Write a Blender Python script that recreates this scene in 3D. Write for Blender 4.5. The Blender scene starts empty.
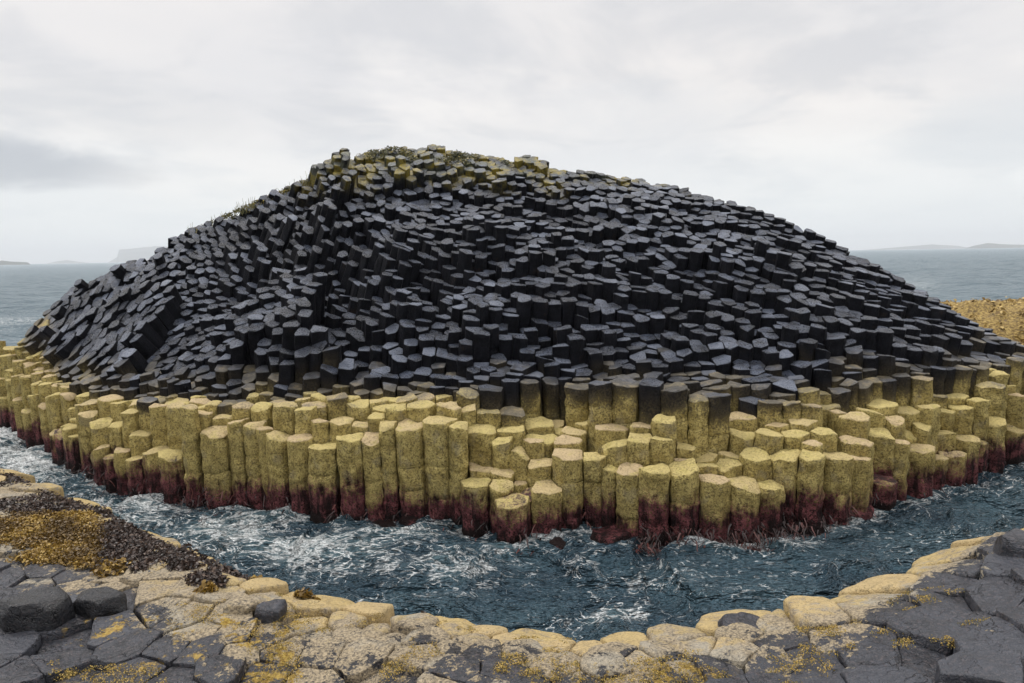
import bpy, bmesh, math, random
import numpy as np
from mathutils import Vector, Matrix, noise as mnoise

random.seed(11)
rng = np.random.default_rng(5)
sc = bpy.context.scene
COL = sc.collection
R = math.radians

# ------------------------------------------------------------------ camera
F = 667.0
CAMZ = 4.9
cam_d = bpy.data.cameras.new('camera')
cam_d.sensor_width = 36.0
cam_d.lens = F / 1024 * 36.0
cam_d.clip_end = 60000
cam_d.clip_start = 0.05
cam = bpy.data.objects.new('camera', cam_d)
COL.objects.link(cam)
cam.location = (0, 0, CAMZ)
ROT = Matrix.Rotation(R(90 - 7.35), 3, 'X') @ Matrix.Rotation(R(-0.95), 3, 'Z')
cam.rotation_euler = ROT.to_euler()
sc.camera = cam
RN = np.array(ROT)

def ray(px, py):
    d = RN @ np.array([(px - 512) / F, -(py - 341.5) / F, -1.0])
    return d

def at_z(px, py, z):
    d = ray(px, py)
    t = (z - CAMZ) / d[2]
    return d[0] * t, d[1] * t

def at_y(px, py, Y):
    d = ray(px, py)
    t = Y / d[1]
    return d[0] * t, CAMZ + d[2] * t

def project(X, Y, Z):
    p = RN.T @ np.array([X, Y, Z - CAMZ])
    if p[2] > -0.05:
        return -9999., -9999.
    return 512 + F * p[0] / -p[2], 341.5 - F * p[1] / -p[2]

def az_curve(pts, z):
    """pixel polyline on a level -> (azimuth, depth) arrays"""
    a, y = [], []
    for i, (px, py) in enumerate(pts):
        zz = z[i] if isinstance(z, (list, tuple)) else z
        X, Y = at_z(px, py, zz)
        a.append(X / Y); y.append(Y)
    o = np.argsort(a)
    return np.array(a)[o], np.array(y)[o]

def smooth(t):
    t = max(0., min(1., t))
    return t * t * (3 - 2 * t)

# ------------------------------------------------------------------ tags
def tag(o, label=None, cat=None, group=None, kind=None):
    if label: o['label'] = label
    if cat: o['category'] = cat
    if group: o['group'] = group
    if kind: o['kind'] = kind
    return o

# ------------------------------------------------------------------ node helpers
class N:
    def __init__(self, name):
        self.m = bpy.data.materials.new(name)
        self.m.use_nodes = True
        self.t = self.m.node_tree
        self.b = self.t.nodes['Principled BSDF']
    def n(self, typ, **kw):
        x = self.t.nodes.new(typ)
        for k, v in kw.items(): setattr(x, k, v)
        return x
    def l(self, a, b): self.t.links.new(a, b)
    def setin(self, sock, v):
        if hasattr(v, 'is_output') or isinstance(v, bpy.types.NodeSocket): self.l(v, sock)
        else: sock.default_value = v
    def math(self, op, a, b=0.0, c=0.0, clamp=False):
        x = self.n('ShaderNodeMath', operation=op, use_clamp=clamp)
        self.setin(x.inputs[0], a); self.setin(x.inputs[1], b)
        if op in ('MULTIPLY_ADD',): self.setin(x.inputs[2], c)
        return x.outputs[0]
    def ss(self, v, lo, hi, a=0.0, b=1.0):
        x = self.n('ShaderNodeMapRange', interpolation_type='SMOOTHSTEP')
        self.setin(x.inputs['Value'], v)
        self.setin(x.inputs['From Min'], lo); self.setin(x.inputs['From Max'], hi)
        x.inputs['To Min'].default_value = a; x.inputs['To Max'].default_value = b
        return x.outputs[0]
    def mix(self, f, a, b, mode='MIX'):
        x = self.n('ShaderNodeMix', data_type='RGBA', blend_type=mode)
        self.setin(x.inputs[0], f)
        for s, v in ((x.inputs[6], a), (x.inputs[7], b)):
            if isinstance(v, tuple): s.default_value = (*v, 1) if len(v) == 3 else v
            else: self.l(v, s)
        return x.outputs[2]
    def noise(self, vec, scale, detail=4, rough=0.55, dist=0.0):
        x = self.n('ShaderNodeTexNoise')
        self.l(vec, x.inputs['Vector'])
        x.inputs['Scale'].default_value = scale
        x.inputs['Detail'].default_value = detail
        x.inputs['Roughness'].default_value = rough
        x.inputs['Distortion'].default_value = dist
        return x.outputs['Fac']
    def vor(self, vec, scale, feature='F1', out='Distance'):
        x = self.n('ShaderNodeTexVoronoi', feature=feature)
        self.l(vec, x.inputs['Vector'])
        x.inputs['Scale'].default_value = scale
        return x.outputs[out]
    def pos(self):
        return self.n('ShaderNodeNewGeometry').outputs['Position']
    def attr(self, name):
        return self.n('ShaderNodeAttribute', attribute_name=name).outputs['Fac']
    def bump(self, h, dist, strength=1.0, normal=None):
        x = self.n('ShaderNodeBump')
        x.inputs['Distance'].default_value = dist
        x.inputs['Strength'].default_value = strength
        self.l(h, x.inputs['Height'])
        if normal: self.l(normal, x.inputs['Normal'])
        return x.outputs[0]

# ---- rock of the stack: zones by height above the sea (algae, yellow lichen, bare basalt)
def mat_stack():
    k = N('stack_rock')
    P = k.pos()
    sep = k.n('ShaderNodeSeparateXYZ'); k.l(P, sep.inputs[0])
    z, X = sep.outputs[2], sep.outputs[0]
    tone = k.attr('tone')
    n1 = k.noise(P, 1.1, 4)
    n2 = k.noise(P, 5.0, 5, 0.6)
    n3 = k.noise(P, 26.0, 5, 0.65)
    n4 = k.noise(P, 70.0, 3, 0.6)
    pits = k.vor(P, 30.0)
    # basalt
    topr = k.attr('top'); top = k.math('MINIMUM', topr, 1.0); edgew = k.ss(topr, 1.05, 1.4)  # cap mask: sky light is painted into the colour of the column tops
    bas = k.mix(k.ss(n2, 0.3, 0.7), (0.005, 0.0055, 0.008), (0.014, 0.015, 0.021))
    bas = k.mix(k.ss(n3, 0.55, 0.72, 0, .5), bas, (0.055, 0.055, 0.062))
    skylit = k.mix(k.ss(n2, 0.38, 0.62), (0.014, 0.019, 0.031), (0.070, 0.087, 0.130))  # pale blue sky light and glints painted on basalt caps, sides left near black
    skylit = k.mix(k.ss(tone, 0.45, 1.0, 0, .85), skylit, (0.185, 0.213, 0.28))
    skylit = k.mix(k.ss(n3, 0.55, 0.7, 0, .6), skylit, (0.15, 0.152, 0.165))
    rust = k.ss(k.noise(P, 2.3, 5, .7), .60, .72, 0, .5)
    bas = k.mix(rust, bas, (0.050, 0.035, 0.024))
    bas = k.mix(k.math('MULTIPLY', top, k.ss(k.noise(P, .45, 3), .36, .60, .45, 1.)), bas, skylit)
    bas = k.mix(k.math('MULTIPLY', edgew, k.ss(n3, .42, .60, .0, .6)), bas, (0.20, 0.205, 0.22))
    # dusty grey-green + yellow lichen of the summit
    zt = k.math('ADD', z, k.math('MULTIPLY', k.math('SUBTRACT', n1, .5), 3.0))
    summit = k.ss(zt, 6.9, 8.2)
    lich = k.mix(k.ss(k.noise(P, 1.1, 3), .47, .56), (0.14, 0.145, 0.10), (0.38, 0.29, 0.03))
    lich = k.mix(k.ss(n3, .4, .7), lich, (0.10, 0.11, 0.09))
    lm = k.math('MULTIPLY', summit, k.ss(k.noise(P, 2.6, 5, .7), .36, .58))
    bas = k.mix(lm, bas, lich)
    # left crest has pale lichen specks
    sp = k.math('MULTIPLY', k.ss(n3, .60, .72), k.ss(zt, 4.8, 7.5))
    bas = k.mix(k.math('MULTIPLY', sp, .55), bas, (0.22, 0.215, 0.16))
    # yellow lichen
    yel = k.mix(k.ss(n2, 0.35, 0.65), (0.40, 0.315, 0.11), (0.66, 0.54, 0.21))
    yel = k.mix(k.ss(tone, 0.3, 0.9, 0, .5), yel, (0.50, 0.40, 0.15))
    yel = k.mix(k.ss(n1, .5, .7, 0, .5), yel, (0.40, 0.33, 0.135))
    yel = k.mix(k.ss(n3, 0.50, 0.60, 0, .6), yel, (0.085, 0.065, 0.030))
    yel = k.mix(k.ss(n4, 0.54, 0.66, 0, .45), yel, (0.07, 0.055, 0.03))
    yel = k.mix(k.ss(k.noise(P, 12., 5, .7), .52, .62, 0, .45), yel, (0.13, 0.105, 0.055))
    yel = k.mix(k.ss(k.noise(P, 3.1, 3), .56, .68, 0, .35), yel, (0.30, 0.27, 0.20))
    ytop = k.mix(k.ss(tone, 0.2, .9), (0.56, 0.455, 0.175), (0.55, 0.42, 0.24))  # lichen on the caps painted lighter than the sides, as if lit from above
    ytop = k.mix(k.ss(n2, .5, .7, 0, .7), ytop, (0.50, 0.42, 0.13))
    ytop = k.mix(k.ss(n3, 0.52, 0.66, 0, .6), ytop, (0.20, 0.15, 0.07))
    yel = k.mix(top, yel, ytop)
    # brown transition
    brn = k.mix(k.ss(n3, .4, .62), (0.026, 0.024, 0.022), (0.115, 0.092, 0.052))
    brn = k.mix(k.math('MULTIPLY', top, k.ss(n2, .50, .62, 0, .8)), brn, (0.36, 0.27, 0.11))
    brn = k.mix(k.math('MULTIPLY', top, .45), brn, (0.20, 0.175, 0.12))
    # the yellow reaches higher on the left end
    lift = k.ss(X, -13.7, -14.9, 0, .8)
    liftr = k.ss(X, 9.0, 13.0, 0, .15)
    zz = k.math('SUBTRACT', z, k.math('ADD', lift, liftr))
    zz = k.math('ADD', zz, k.attr('zone'))
    zz = k.math('ADD', zz, k.math('MULTIPLY', k.math('SUBTRACT', n1, .5), 1.3))
    zz = k.math('ADD', zz, k.math('MULTIPLY', k.math('SUBTRACT', n3, .5), .9))
    zz = k.math('ADD', zz, k.math('MULTIPLY', k.math('SUBTRACT', tone, .5), .30))
    c = k.mix(k.ss(zz, 1.95, 2.45), yel, brn)
    c = k.mix(k.ss(zz, 2.35, 3.05), c, bas)
    # red algae and dark weed near the water
    red = k.mix(k.ss(n2, .35, .65), (0.075, 0.026, 0.030), (0.25, 0.088, 0.095))
    red = k.mix(k.ss(n3, .50, .60), red, (0.016, 0.010, 0.010))
    red = k.mix(k.ss(n4, .60, .70, 0, .5), red, (0.25, .15, .13))
    mps = k.n('ShaderNodeMapping'); k.l(P, mps.inputs[0]); mps.inputs['Scale'].default_value = (9, 9, 1.6)
    stk = k.noise(mps.outputs[0], 1., 4, .6)
    red = k.mix(k.ss(stk, .50, .62, 0, .8), red, (0.016, 0.010, 0.010))
    zr = k.math('ADD', z, k.math('MULTIPLY', k.math('SUBTRACT', n3, .5), .9))
    zr = k.math('ADD', zr, k.math('MULTIPLY', k.math('SUBTRACT', n2, .5), .6))
    zr = k.math('ADD', zr, k.math('MULTIPLY', k.math('SUBTRACT', .5, stk), .7))
    zr = k.math('ADD', zr, k.math('MULTIPLY', k.math('SUBTRACT', tone, .5), .38))
    zr = k.math('ADD', zr, k.math('MULTIPLY', k.math('SUBTRACT', n1, .5), .9))
    redf = k.ss(zr, .79, .42)
    c = k.mix(redf, c, red)
    wet = k.ss(zr, .22, .02)
    c = k.mix(wet, c, (0.018, 0.012, 0.012))
    k.l(k.math('ADD', .07, k.math('MULTIPLY', top, .48)), k.b.inputs['Specular IOR Level'])
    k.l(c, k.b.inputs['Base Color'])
    ro = k.math('SUBTRACT', k.math('ADD', .40, k.math('MULTIPLY', k.ss(zz, 2.6, 2.0), .42)), k.math('MULTIPLY', redf, .3))
    ro = k.math('ADD', ro, k.math('MULTIPLY', k.math('SUBTRACT', n3, .5), .5))
    ro = k.math('SUBTRACT', ro, k.math('MULTIPLY', k.math('MULTIPLY', top, k.ss(zz, 2.6, 3.0)), .10))
    k.l(ro, k.b.inputs['Roughness'])
    h = k.math('ADD', k.math('MULTIPLY', n3, .55), k.math('MULTIPLY', k.ss(pits, .0, .45), .45))
    h = k.math('ADD', h, k.math('MULTIPLY', n4, .25))
    k.l(k.bump(h, .07, 1.), k.b.inputs['Normal'])
    return k.m

# ---- rock of the near causeway
def mat_causeway(name='causeway_rock', dk=1.0):
    k = N(name)
    D = lambda r, g, b: (r * dk, g * dk, b * dk)
    P = k.pos()
    tone = k.attr('tone'); tan = k.attr('tan')
    n1 = k.noise(P, 1.6, 4); n2 = k.noise(P, 6.5, 6, 0.68); n3 = k.noise(P, 38., 5, .65); n4 = k.noise(P, 120., 3, .6)
    pits = k.vor(P, 60.0)
    bas = k.mix(k.ss(n2, .3, .7), D(0.009, 0.010, 0.014), D(0.054, 0.060, 0.078))
    bas = k.mix(k.ss(n3, .50, .66, 0, .8), bas, D(0.105, 0.085, 0.09))
    bas = k.mix(k.ss(tone, .5, 1., 0, .5), bas, D(0.070, 0.077, 0.098))
    bas = k.mix(k.ss(n4, .56, .66, 0, .4), bas, D(0.13, 0.125, 0.12))
    crk = k.vor(P, 5.0, 'DISTANCE_TO_EDGE')
    warp = k.n('ShaderNodeVectorMath', operation='ADD'); k.l(P, warp.inputs[0])
    nv = k.n('ShaderNodeTexNoise'); k.l(P, nv.inputs['Vector']); nv.inputs['Scale'].default_value = 3.5; nv.inputs['Detail'].default_value = 4
    k.l(nv.outputs['Color'], warp.inputs[1])
    crk = k.vor(warp.outputs[0], 1.7, 'DISTANCE_TO_EDGE')
    crack = k.math('MULTIPLY', k.ss(crk, .022, .0), k.ss(n1, .45, .55))
    bas = k.mix(k.math('MULTIPLY', crack, .8), bas, (0.012, 0.012, 0.014))
    crk2 = k.math('MULTIPLY', k.ss(k.vor(warp.outputs[0], 5.5, 'DISTANCE_TO_EDGE'), .05, .0), k.ss(n2, .46, .58))
    bas = k.mix(k.math('MULTIPLY', crk2, .6), bas, (0.010, 0.010, 0.012))
    yel = k.mix(k.ss(n2, .3, .7), (0.40, 0.29, 0.115), (0.56, 0.43, 0.20))
    yel = k.mix(k.ss(tone, .4, .9, 0, .6), yel, (0.50, 0.38, 0.21))
    yel = k.mix(k.ss(n3, .52, .66, 0, .7), yel, (0.20, 0.14, 0.06))
    yel = k.mix(k.ss(n2, .56, .66, 0, .55), yel, (0.26, 0.21, 0.13))
    gry = k.mix(k.ss(n3, .35, .62), (0.16, 0.135, 0.10), (0.42, 0.34, 0.225))
    gry = k.mix(k.ss(n1, .5, .65, 0, .6), gry, (0.36, 0.34, 0.29))
    t = k.math('ADD', tan, k.math('MULTIPLY', k.math('SUBTRACT', n2, .5), 1.5))
    t = k.math('ADD', t, k.math('MULTIPLY', k.math('SUBTRACT', n3, .5), .55))
    t = k.math('ADD', t, k.math('MULTIPLY', k.math('SUBTRACT', tone, .5), .45))
    c = k.mix(k.ss(t, .38, .47), bas, gry)
    c = k.mix(k.ss(t, .74, 1.05), c, yel)
    # ochre crust lichen
    oc = k.math('MULTIPLY', k.ss(k.noise(P, 3.2, 6, .75), .56, .62), k.ss(k.attr('moss'), .1, .7))
    c = k.mix(oc, c, k.mix(k.ss(n3, .4, .65), (0.28, 0.17, 0.025), (0.45, 0.32, 0.07)))
    sepz = k.n('ShaderNodeSeparateXYZ'); k.l(P, sepz.inputs[0])
    low = k.ss(k.math('ADD', sepz.outputs[2], k.math('MULTIPLY', k.math('SUBTRACT', n3, .5), .8)), .75, .35)
    c = k.mix(low, c, (0.06, 0.03, 0.03))
    k.l(c, k.b.inputs['Base Color'])
    ro = k.math('ADD', k.ss(t, .3, .5, .38, .85), k.math('MULTIPLY', k.math('SUBTRACT', n2, .5), .5))
    k.l(ro, k.b.inputs['Roughness'])
    h = k.math('ADD', k.math('MULTIPLY', n3, .5), k.math('MULTIPLY', n4, .18))
    h = k.math('ADD', h, k.math('MULTIPLY', k.ss(pits, 0, .5), k.ss(t, .3, .6, .05, .35)))
    b1 = k.bump(h, .022, .8)
    h2 = k.math('SUBTRACT', k.math('MULTIPLY', n2, 1.5), k.math('MULTIPLY', k.math('ADD', crack, k.math('MULTIPLY', crk2, .5)), .5))
    k.l(k.bump(h2, .06, .7, b1), k.b.inputs['Normal'])
    return k.m

def mat_leaf(name, cols, rough=.6):
    k = N(name)
    a = k.attr('tone')
    c = k.mix(k.ss(a, .0, .55), cols[0], cols[1])
    c = k.mix(k.ss(a, .6, 1.), c, cols[2])
    k.l(c, k.b.inputs['Base Color'])
    k.b.inputs['Roughness'].default_value = rough
    return k.m

def mat_reef():
    k = N('reef_rock')
    P = k.pos()
    n2 = k.noise(P, 2.0, 5, .65); n3 = k.noise(P, 9., 5, .65)
    c = k.mix(k.ss(n3, .35, .65), (0.16, 0.10, 0.03), (0.48, 0.34, 0.11))
    c = k.mix(k.ss(n2, .55, .7), c, (0.08, 0.055, 0.03))
    k.l(c, k.b.inputs['Base Color']); k.b.inputs['Roughness'].default_value = .8
    k.l(k.bump(n3, .15, 1.), k.b.inputs['Normal'])
    return k.m

def mat_hill(name, a, b):
    k = N(name)
    P = k.pos()
    k.l(k.mix(k.ss(k.noise(P, .004, 5), .35, .65), a, b), k.b.inputs['Base Color'])
    k.b.inputs['Roughness'].default_value = .95
    return k.m

def mat_sea():
    k = N('sea_water')
    P = k.pos()
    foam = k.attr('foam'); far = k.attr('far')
    mp = k.n('ShaderNodeMapping'); k.l(P, mp.inputs[0]); mp.inputs['Scale'].default_value = (1, 1.6, 1); mp.inputs['Rotation'].default_value = (0, 0, R(12))
    Q = mp.outputs[0]
    nv = k.n('ShaderNodeTexNoise'); k.l(Q, nv.inputs['Vector']); nv.inputs['Scale'].default_value = 1.1; nv.inputs['Detail'].default_value = 2.5
    nv.inputs['Roughness'].default_value = .5
    wp = k.n('ShaderNodeVectorMath', operation='MULTIPLY_ADD'); k.l(nv.outputs['Color'], wp.inputs[0]); wp.inputs[1].default_value = (1.1, 1.1, 1.1); k.l(Q, wp.inputs[2])
    W = wp.outputs[0]
    r1 = k.math('ABSOLUTE', k.math('SUBTRACT', k.noise(W, 1.3, 3, .55), .5))
    r2 = k.math('ABSOLUTE', k.math('SUBTRACT', k.noise(W, 3.0, 3, .55), .5))
    big = k.noise(Q, .9, 4, .6)
    dn = k.math('MULTIPLY', foam, k.ss(big, .28, .62, .45, 1.35))
    lace = k.math('MULTIPLY', k.ss(r1, k.math('MAXIMUM', k.math('MULTIPLY', dn, .075), .0004), 0.0), .75)
    lace2 = k.ss(r2, k.math('MAXIMUM', k.math('MULTIPLY', k.math('SUBTRACT', dn, .20), .09), .0003), 0.0)
    patch = k.ss(k.math('ADD', k.noise(W, 2.0, 6, .66), k.math('MULTIPLY', dn, .30)), .80, .97)
    brk = k.ss(k.math('ADD', k.noise(P, 5.5, 4, .6), k.math('MULTIPLY', dn, .16)), .46, .62)
    fm = k.math('MAXIMUM', k.math('MULTIPLY', k.math('MAXIMUM', lace, lace2), brk), patch)
    fm = k.math('MULTIPLY', fm, k.ss(k.noise(P, 30, 3, .6), .30, .50), clamp=True)
    # milky aerated water around foam
    milk = k.ss(dn, .35, 1.2, 0, .55)
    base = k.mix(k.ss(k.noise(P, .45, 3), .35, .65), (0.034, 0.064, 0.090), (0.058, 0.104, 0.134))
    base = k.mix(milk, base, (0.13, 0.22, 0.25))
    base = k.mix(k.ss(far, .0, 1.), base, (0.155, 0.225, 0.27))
    # far white horses
    mp2 = k.n('ShaderNodeMapping'); k.l(P, mp2.inputs[0]); mp2.inputs['Scale'].default_value = (.10, .22, 1)
    cap = k.ss(k.noise(mp2.outputs[0], 1.6, 6, .72), .66, .72)
    cap = k.math('MULTIPLY', cap, k.math('MULTIPLY', far, .6))
    fm2 = k.math('MAXIMUM', fm, cap)
    c = k.mix(fm2, base, (0.80, 0.83, 0.84))
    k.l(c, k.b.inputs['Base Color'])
    k.l(k.math('ADD', k.math('ADD', .07, k.math('MULTIPLY', fm2, .6)), k.math('MULTIPLY', far, .25)), k.b.inputs['Roughness'])
    k.b.inputs['IOR'].default_value = 1.33
    w1 = k.noise(Q, 3.2, 5, .6, .6)
    w2 = k.noise(Q, 11., 4, .6, .4)
    near = k.math('SUBTRACT', 1.0, far)
    h = k.math('MULTIPLY', k.math('ADD', w1, k.math('MULTIPLY', w2, .12)), near)
    mp3 = k.n('ShaderNodeMapping'); k.l(P, mp3.inputs[0]); mp3.inputs['Scale'].default_value = (.25, .6, 1)
    b1 = k.bump(k.noise(mp3.outputs[0], 1.0, 6, .65), 3.5, 1.0)
    k.l(k.bump(h, .10, .6, b1), k.b.inputs['Normal'])
    return k.m

def k_strength(k, far):
    return .55

MAT = {}
MAT['stack'] = mat_stack()
MAT['cause'] = mat_causeway('causeway_rock', .95)
MAT['black'] = mat_causeway('black_rock', .35)
MAT['sea'] = mat_sea()
MAT['reef'] = mat_reef()
MAT['wrack_dark'] = mat_leaf('dark_wrack', [(0.018, 0.012, 0.010), (0.055, 0.035, 0.028), (0.13, 0.085, 0.06)], .45)
MAT['wrack_gold'] = mat_leaf('golden_wrack', [(0.09, 0.05, 0.008), (0.22, 0.13, 0.018), (0.38, 0.25, 0.05)], .5)
MAT['kelp'] = mat_leaf('red_kelp', [(0.010, 0.005, 0.005), (0.035, 0.012, 0.012), (0.12, 0.034, 0.028)], .38)
MAT['lichen'] = mat_leaf('ochre_lichen', [(0.16, 0.13, 0.02), (0.36, 0.24, 0.05), (0.50, 0.36, 0.12)], .85)
MAT['turf'] = mat_leaf('summit_turf', [(0.05, 0.055, 0.025), (0.14, 0.13, 0.045), (0.32, 0.25, 0.06)], .8)

# ------------------------------------------------------------------ mesh builder
class MB:
    def __init__(self):
        self.v = []; self.f = []; self.tone = []; self.ex = {}
        self.sm = []
    def add(self, verts, faces, tone, smooth=True, **ex):
        o = len(self.v)
        self.v.extend(verts)
        self.f.extend([tuple(i + o for i in f) for f in faces])
        self.sm.extend([smooth] * len(faces))
        if isinstance(tone, (int, float)): self.tone.extend([tone] * len(verts))
        else: self.tone.extend(tone)
        for k, val in ex.items():
            self.ex.setdefault(k, []).extend([val] * len(verts) if isinstance(val, (int, float)) else val)
    def build(self, name, mat, origin=None, parent=None):
        me = bpy.data.meshes.new(name)
        vs = np.array(self.v, dtype=float)
        o3 = np.array(origin if origin is not None else (0, 0, 0), dtype=float)
        me.from_pydata((vs - o3).tolist(), [], self.f)
        a = me.attributes.new('tone', 'FLOAT', 'POINT'); a.data.foreach_set('value', self.tone)
        for k, val in self.ex.items():
            a = me.attributes.new(k, 'FLOAT', 'POINT'); a.data.foreach_set('value', val)
        me.polygons.foreach_set('use_smooth', self.sm)
        me.materials.append(mat); me.update()
        ob = bpy.data.objects.new(name, me)
        ob.location = o3.tolist()
        COL.objects.link(ob)
        if parent: ob.parent = parent
        return ob

# ------------------------------------------------------------------ plan Voronoi
class Sites:
    def __init__(self, cell=.5):
        self.c = cell; self.g = {}; self.p = []
    def key(self, x, y): return (int(math.floor(x / self.c)), int(math.floor(y / self.c)))
    def add(self, x, y, **d):
        i = len(self.p); d.update(x=x, y=y, i=i); self.p.append(d)
        self.g.setdefault(self.key(x, y), []).append(i)
        return d
    def near(self, x, y, r):
        kx, ky = self.key(x, y); n = int(math.ceil(r / self.c))
        out = []
        for a in range(kx - n, kx + n + 1):
            for b in range(ky - n, ky + n + 1):
                for i in self.g.get((a, b), ()):
                    q = self.p[i]
                    d = (q['x'] - x) ** 2 + (q['y'] - y) ** 2
                    if d < r * r: out.append((d, q))
        return out
    def cell(self, s):
        n = 7; r = s['r'] * s.get('rf', 1.30 if s.get('manual') else 1.18); ph = s.get('ph', 0)
        poly = [(s['x'] + r * math.cos(ph + 2 * math.pi * k / n), s['y'] + r * math.sin(ph + 2 * math.pi * k / n)) for k in range(n)]
        for d, q in sorted(self.near(s['x'], s['y'], r * 2.4), key=lambda t: t[0]):
            if q is s or d < 1e-8: continue
            dx, dy = q['x'] - s['x'], q['y'] - s['y']
            w = (s['r'] ** 2 - q['r'] ** 2)
            m = (q['x'] ** 2 + q['y'] ** 2 - s['x'] ** 2 - s['y'] ** 2 + w) / 2
            out = []
            for k in range(len(poly)):
                a, b = poly[k], poly[(k + 1) % len(poly)]
                da = a[0] * dx + a[1] * dy - m; db = b[0] * dx + b[1] * dy - m
                if da <= 0: out.append(a)
                if (da < 0) != (db < 0) and abs(da - db) > 1e-12:
                    t = da / (da - db)
                    out.append((a[0] + (b[0] - a[0]) * t, a[1] + (b[1] - a[1]) * t))
            poly = out
            if len(poly) < 3: return None
        # merge tiny edges
        out = []
        for p in poly:
            if not out or math.hypot(p[0] - out[-1][0], p[1] - out[-1][1]) > .05: out.append(p)
        if len(out) > 3 and math.hypot(out[0][0] - out[-1][0], out[0][1] - out[-1][1]) < .05: out.pop()
        return out if len(out) >= 3 else None

def column_mesh(mb, poly, zf, c, axis, length, detail, tone, rnd, round_=.14, gap=.010, rough=.018, dome=0., tilt=(0, 0), smooth=True, bevel=.03, exf=None, step=0., zone=0., chip=0.):
    """prism over plan polygon; zf(x,y)= surface height; c = centre; axis = unit Vector"""
    cx = sum(p[0] for p in poly) / len(poly); cy = sum(p[1] for p in poly) / len(poly)
    ax = axis
    C = Vector((cx, cy, zf(cx, cy))) + ax * step
    nrm = (ax + Vector((tilt[0], tilt[1], 0))).normalized()
    ring = []
    m = len(poly)
    for k in range(m):                       # corners cut, then edges split
        a, b = Vector(poly[k]), Vector(poly[(k + 1) % m])
        L = (b - a).length
        e = min(round_ * .5, .28)
        p0 = a.lerp(b, e); p1 = a.lerp(b, 1 - e)
        seg = max(1, int(round(L / detail)))
        for s in range(seg + 1):
            ring.append(p0.lerp(p1, s / seg))
    pts = []
    for p in ring:
        d = Vector((p[0] - cx, p[1] - cy)); dl = d.length
        if dl > 1e-5: d = d * max(.2, (dl - gap) / dl)
        q = Vector((cx + d.x, cy + d.y, zf(p[0], p[1])))
        t = (C - q).dot(nrm) / ax.dot(nrm)
        pts.append(q + ax * t)
    n = len(pts)
    V = []; Fc = []; TP = []
    rmean = sum((p - C).length for p in pts) / n
    def nz(p, s): return mnoise.noise(Vector((p.x * s + rnd * 7, p.y * s, p.z * s + rnd * 3)))
    ca = rnd * 40.
    cdir = Vector((math.cos(ca), math.sin(ca), 0))
    def addring(f, down, amp, topv):
        o = len(V)
        base_down = down
        for p in pts:
            if chip:
                dd = (p - C); dd.z = 0
                if dd.length > 1e-5: dd.normalize()
                down = max(base_down, chip * max(0., dd.dot(cdir) - .35) * 1.5 * f * f)
            q = C + (p - C) * f
            q = q - ax * down
            if dome: q = q + ax * (dome * rmean * (1 - f * f))
            q = q + ax * (nz(q, 5.) * rough * (1.2 if f < .99 else .6))
            if amp:
                d = (p - C); d.normalize()
                q = q + d * (nz(q, 4.5) * amp + nz(q, 13.) * amp * .45)
            V.append(q[:]); TP.append(topv)
        return o
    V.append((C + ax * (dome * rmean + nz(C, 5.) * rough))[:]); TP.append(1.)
    big = detail < .12
    prev = None
    rings = []
    if big:
        rings += [(.4, 0, 0), (.75, bevel * .05, 0)]
    rings += [(max(.3, 1 - bevel * 1.3 / rmean), bevel * .12, rough * .3), (max(.4, 1 - bevel * .4 / rmean), bevel * .45, rough * .5), (1., bevel * 1.25, rough * .8)]
    dz = .10 if big else .45
    dep = bevel * 1.25
    nj = rnd * .5 + .35
    last = 0
    while dep < length:
        dep = dep + dz * (1 if dep < 1.6 or not big else 2.2)
        if big and dep > nj and dep - last > .25 and random.random() < .85:
            rings.append((.995, dep - .02, rough)); rings.append((.935, dep, rough)); rings.append((.995, dep + .02, rough)); last = dep
            nj += .3 + random.random() * .7
            dep += .03
        else:
            rings.append((1., dep, rough * 1.3))
    for ri, (f, d, a) in enumerate(rings):
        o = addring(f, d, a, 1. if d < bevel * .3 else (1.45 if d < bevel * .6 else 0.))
        if prev is None:
            for k in range(n): Fc.append((0, o + k, o + (k + 1) % n))
        else:
            for k in range(n): Fc.append((prev + k, o + k, o + (k + 1) % n, prev + (k + 1) % n))
        prev = o
    # outward orientation
    pa = 0
    for k in range(m): pa += poly[k][0] * poly[(k + 1) % m][1] - poly[(k + 1) % m][0] * poly[k][1]
    if pa < 0: Fc = [tuple(reversed(f)) for f in Fc]
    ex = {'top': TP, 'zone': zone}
    if exf:
        vals = [exf(v) for v in V]
        ex = {'top': TP, 'tan': [q[0] for q in vals], 'moss': [q[1] for q in vals]}
    mb.add(V, Fc, tone, smooth, **ex)
    return C

# ------------------------------------------------------------------ the stack: shape
WL = [(-140, 395), (-60, 408), (0, 428), (40, 452), (100, 488), (150, 500), (200, 508), (250, 506), (290, 518), (330, 524), (390, 520), (450, 524), (500, 545), (530, 545),
      (560, 532), (600, 532), (650, 545), (720, 545), (800, 540), (860, 522), (900, 505), (950, 490), (1000, 472), (1024, 464), (1080, 450), (1160, 430)]
WA, WY = az_curve(WL, 0.)
FT = [(-60, 345), (0, 352), (25, 362), (60, 385), (100, 392), (200, 399), (300, 398), (400, 394), (500, 390), (600, 385), (700, 384), (800, 386), (900, 380), (1000, 362), (1040, 356)]
FA, FY, FZ = [], [], []
for px, py in FT:
    X, Y = at_z(px, py, 2.25)
    Y = max(Y, float(np.interp(X / Y, WA, WY)) + 1.45)
    X, Z = at_y(px, py, Y)
    FA.append(X / Y); FY.append(Y); FZ.append(Z)
print('foot', [(round(a), round(b, 1), round(c, 2)) for a, b, c in zip([p[0] for p in FT], FY, FZ)], 'wl', [round(w, 1) for w in WY])
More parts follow.
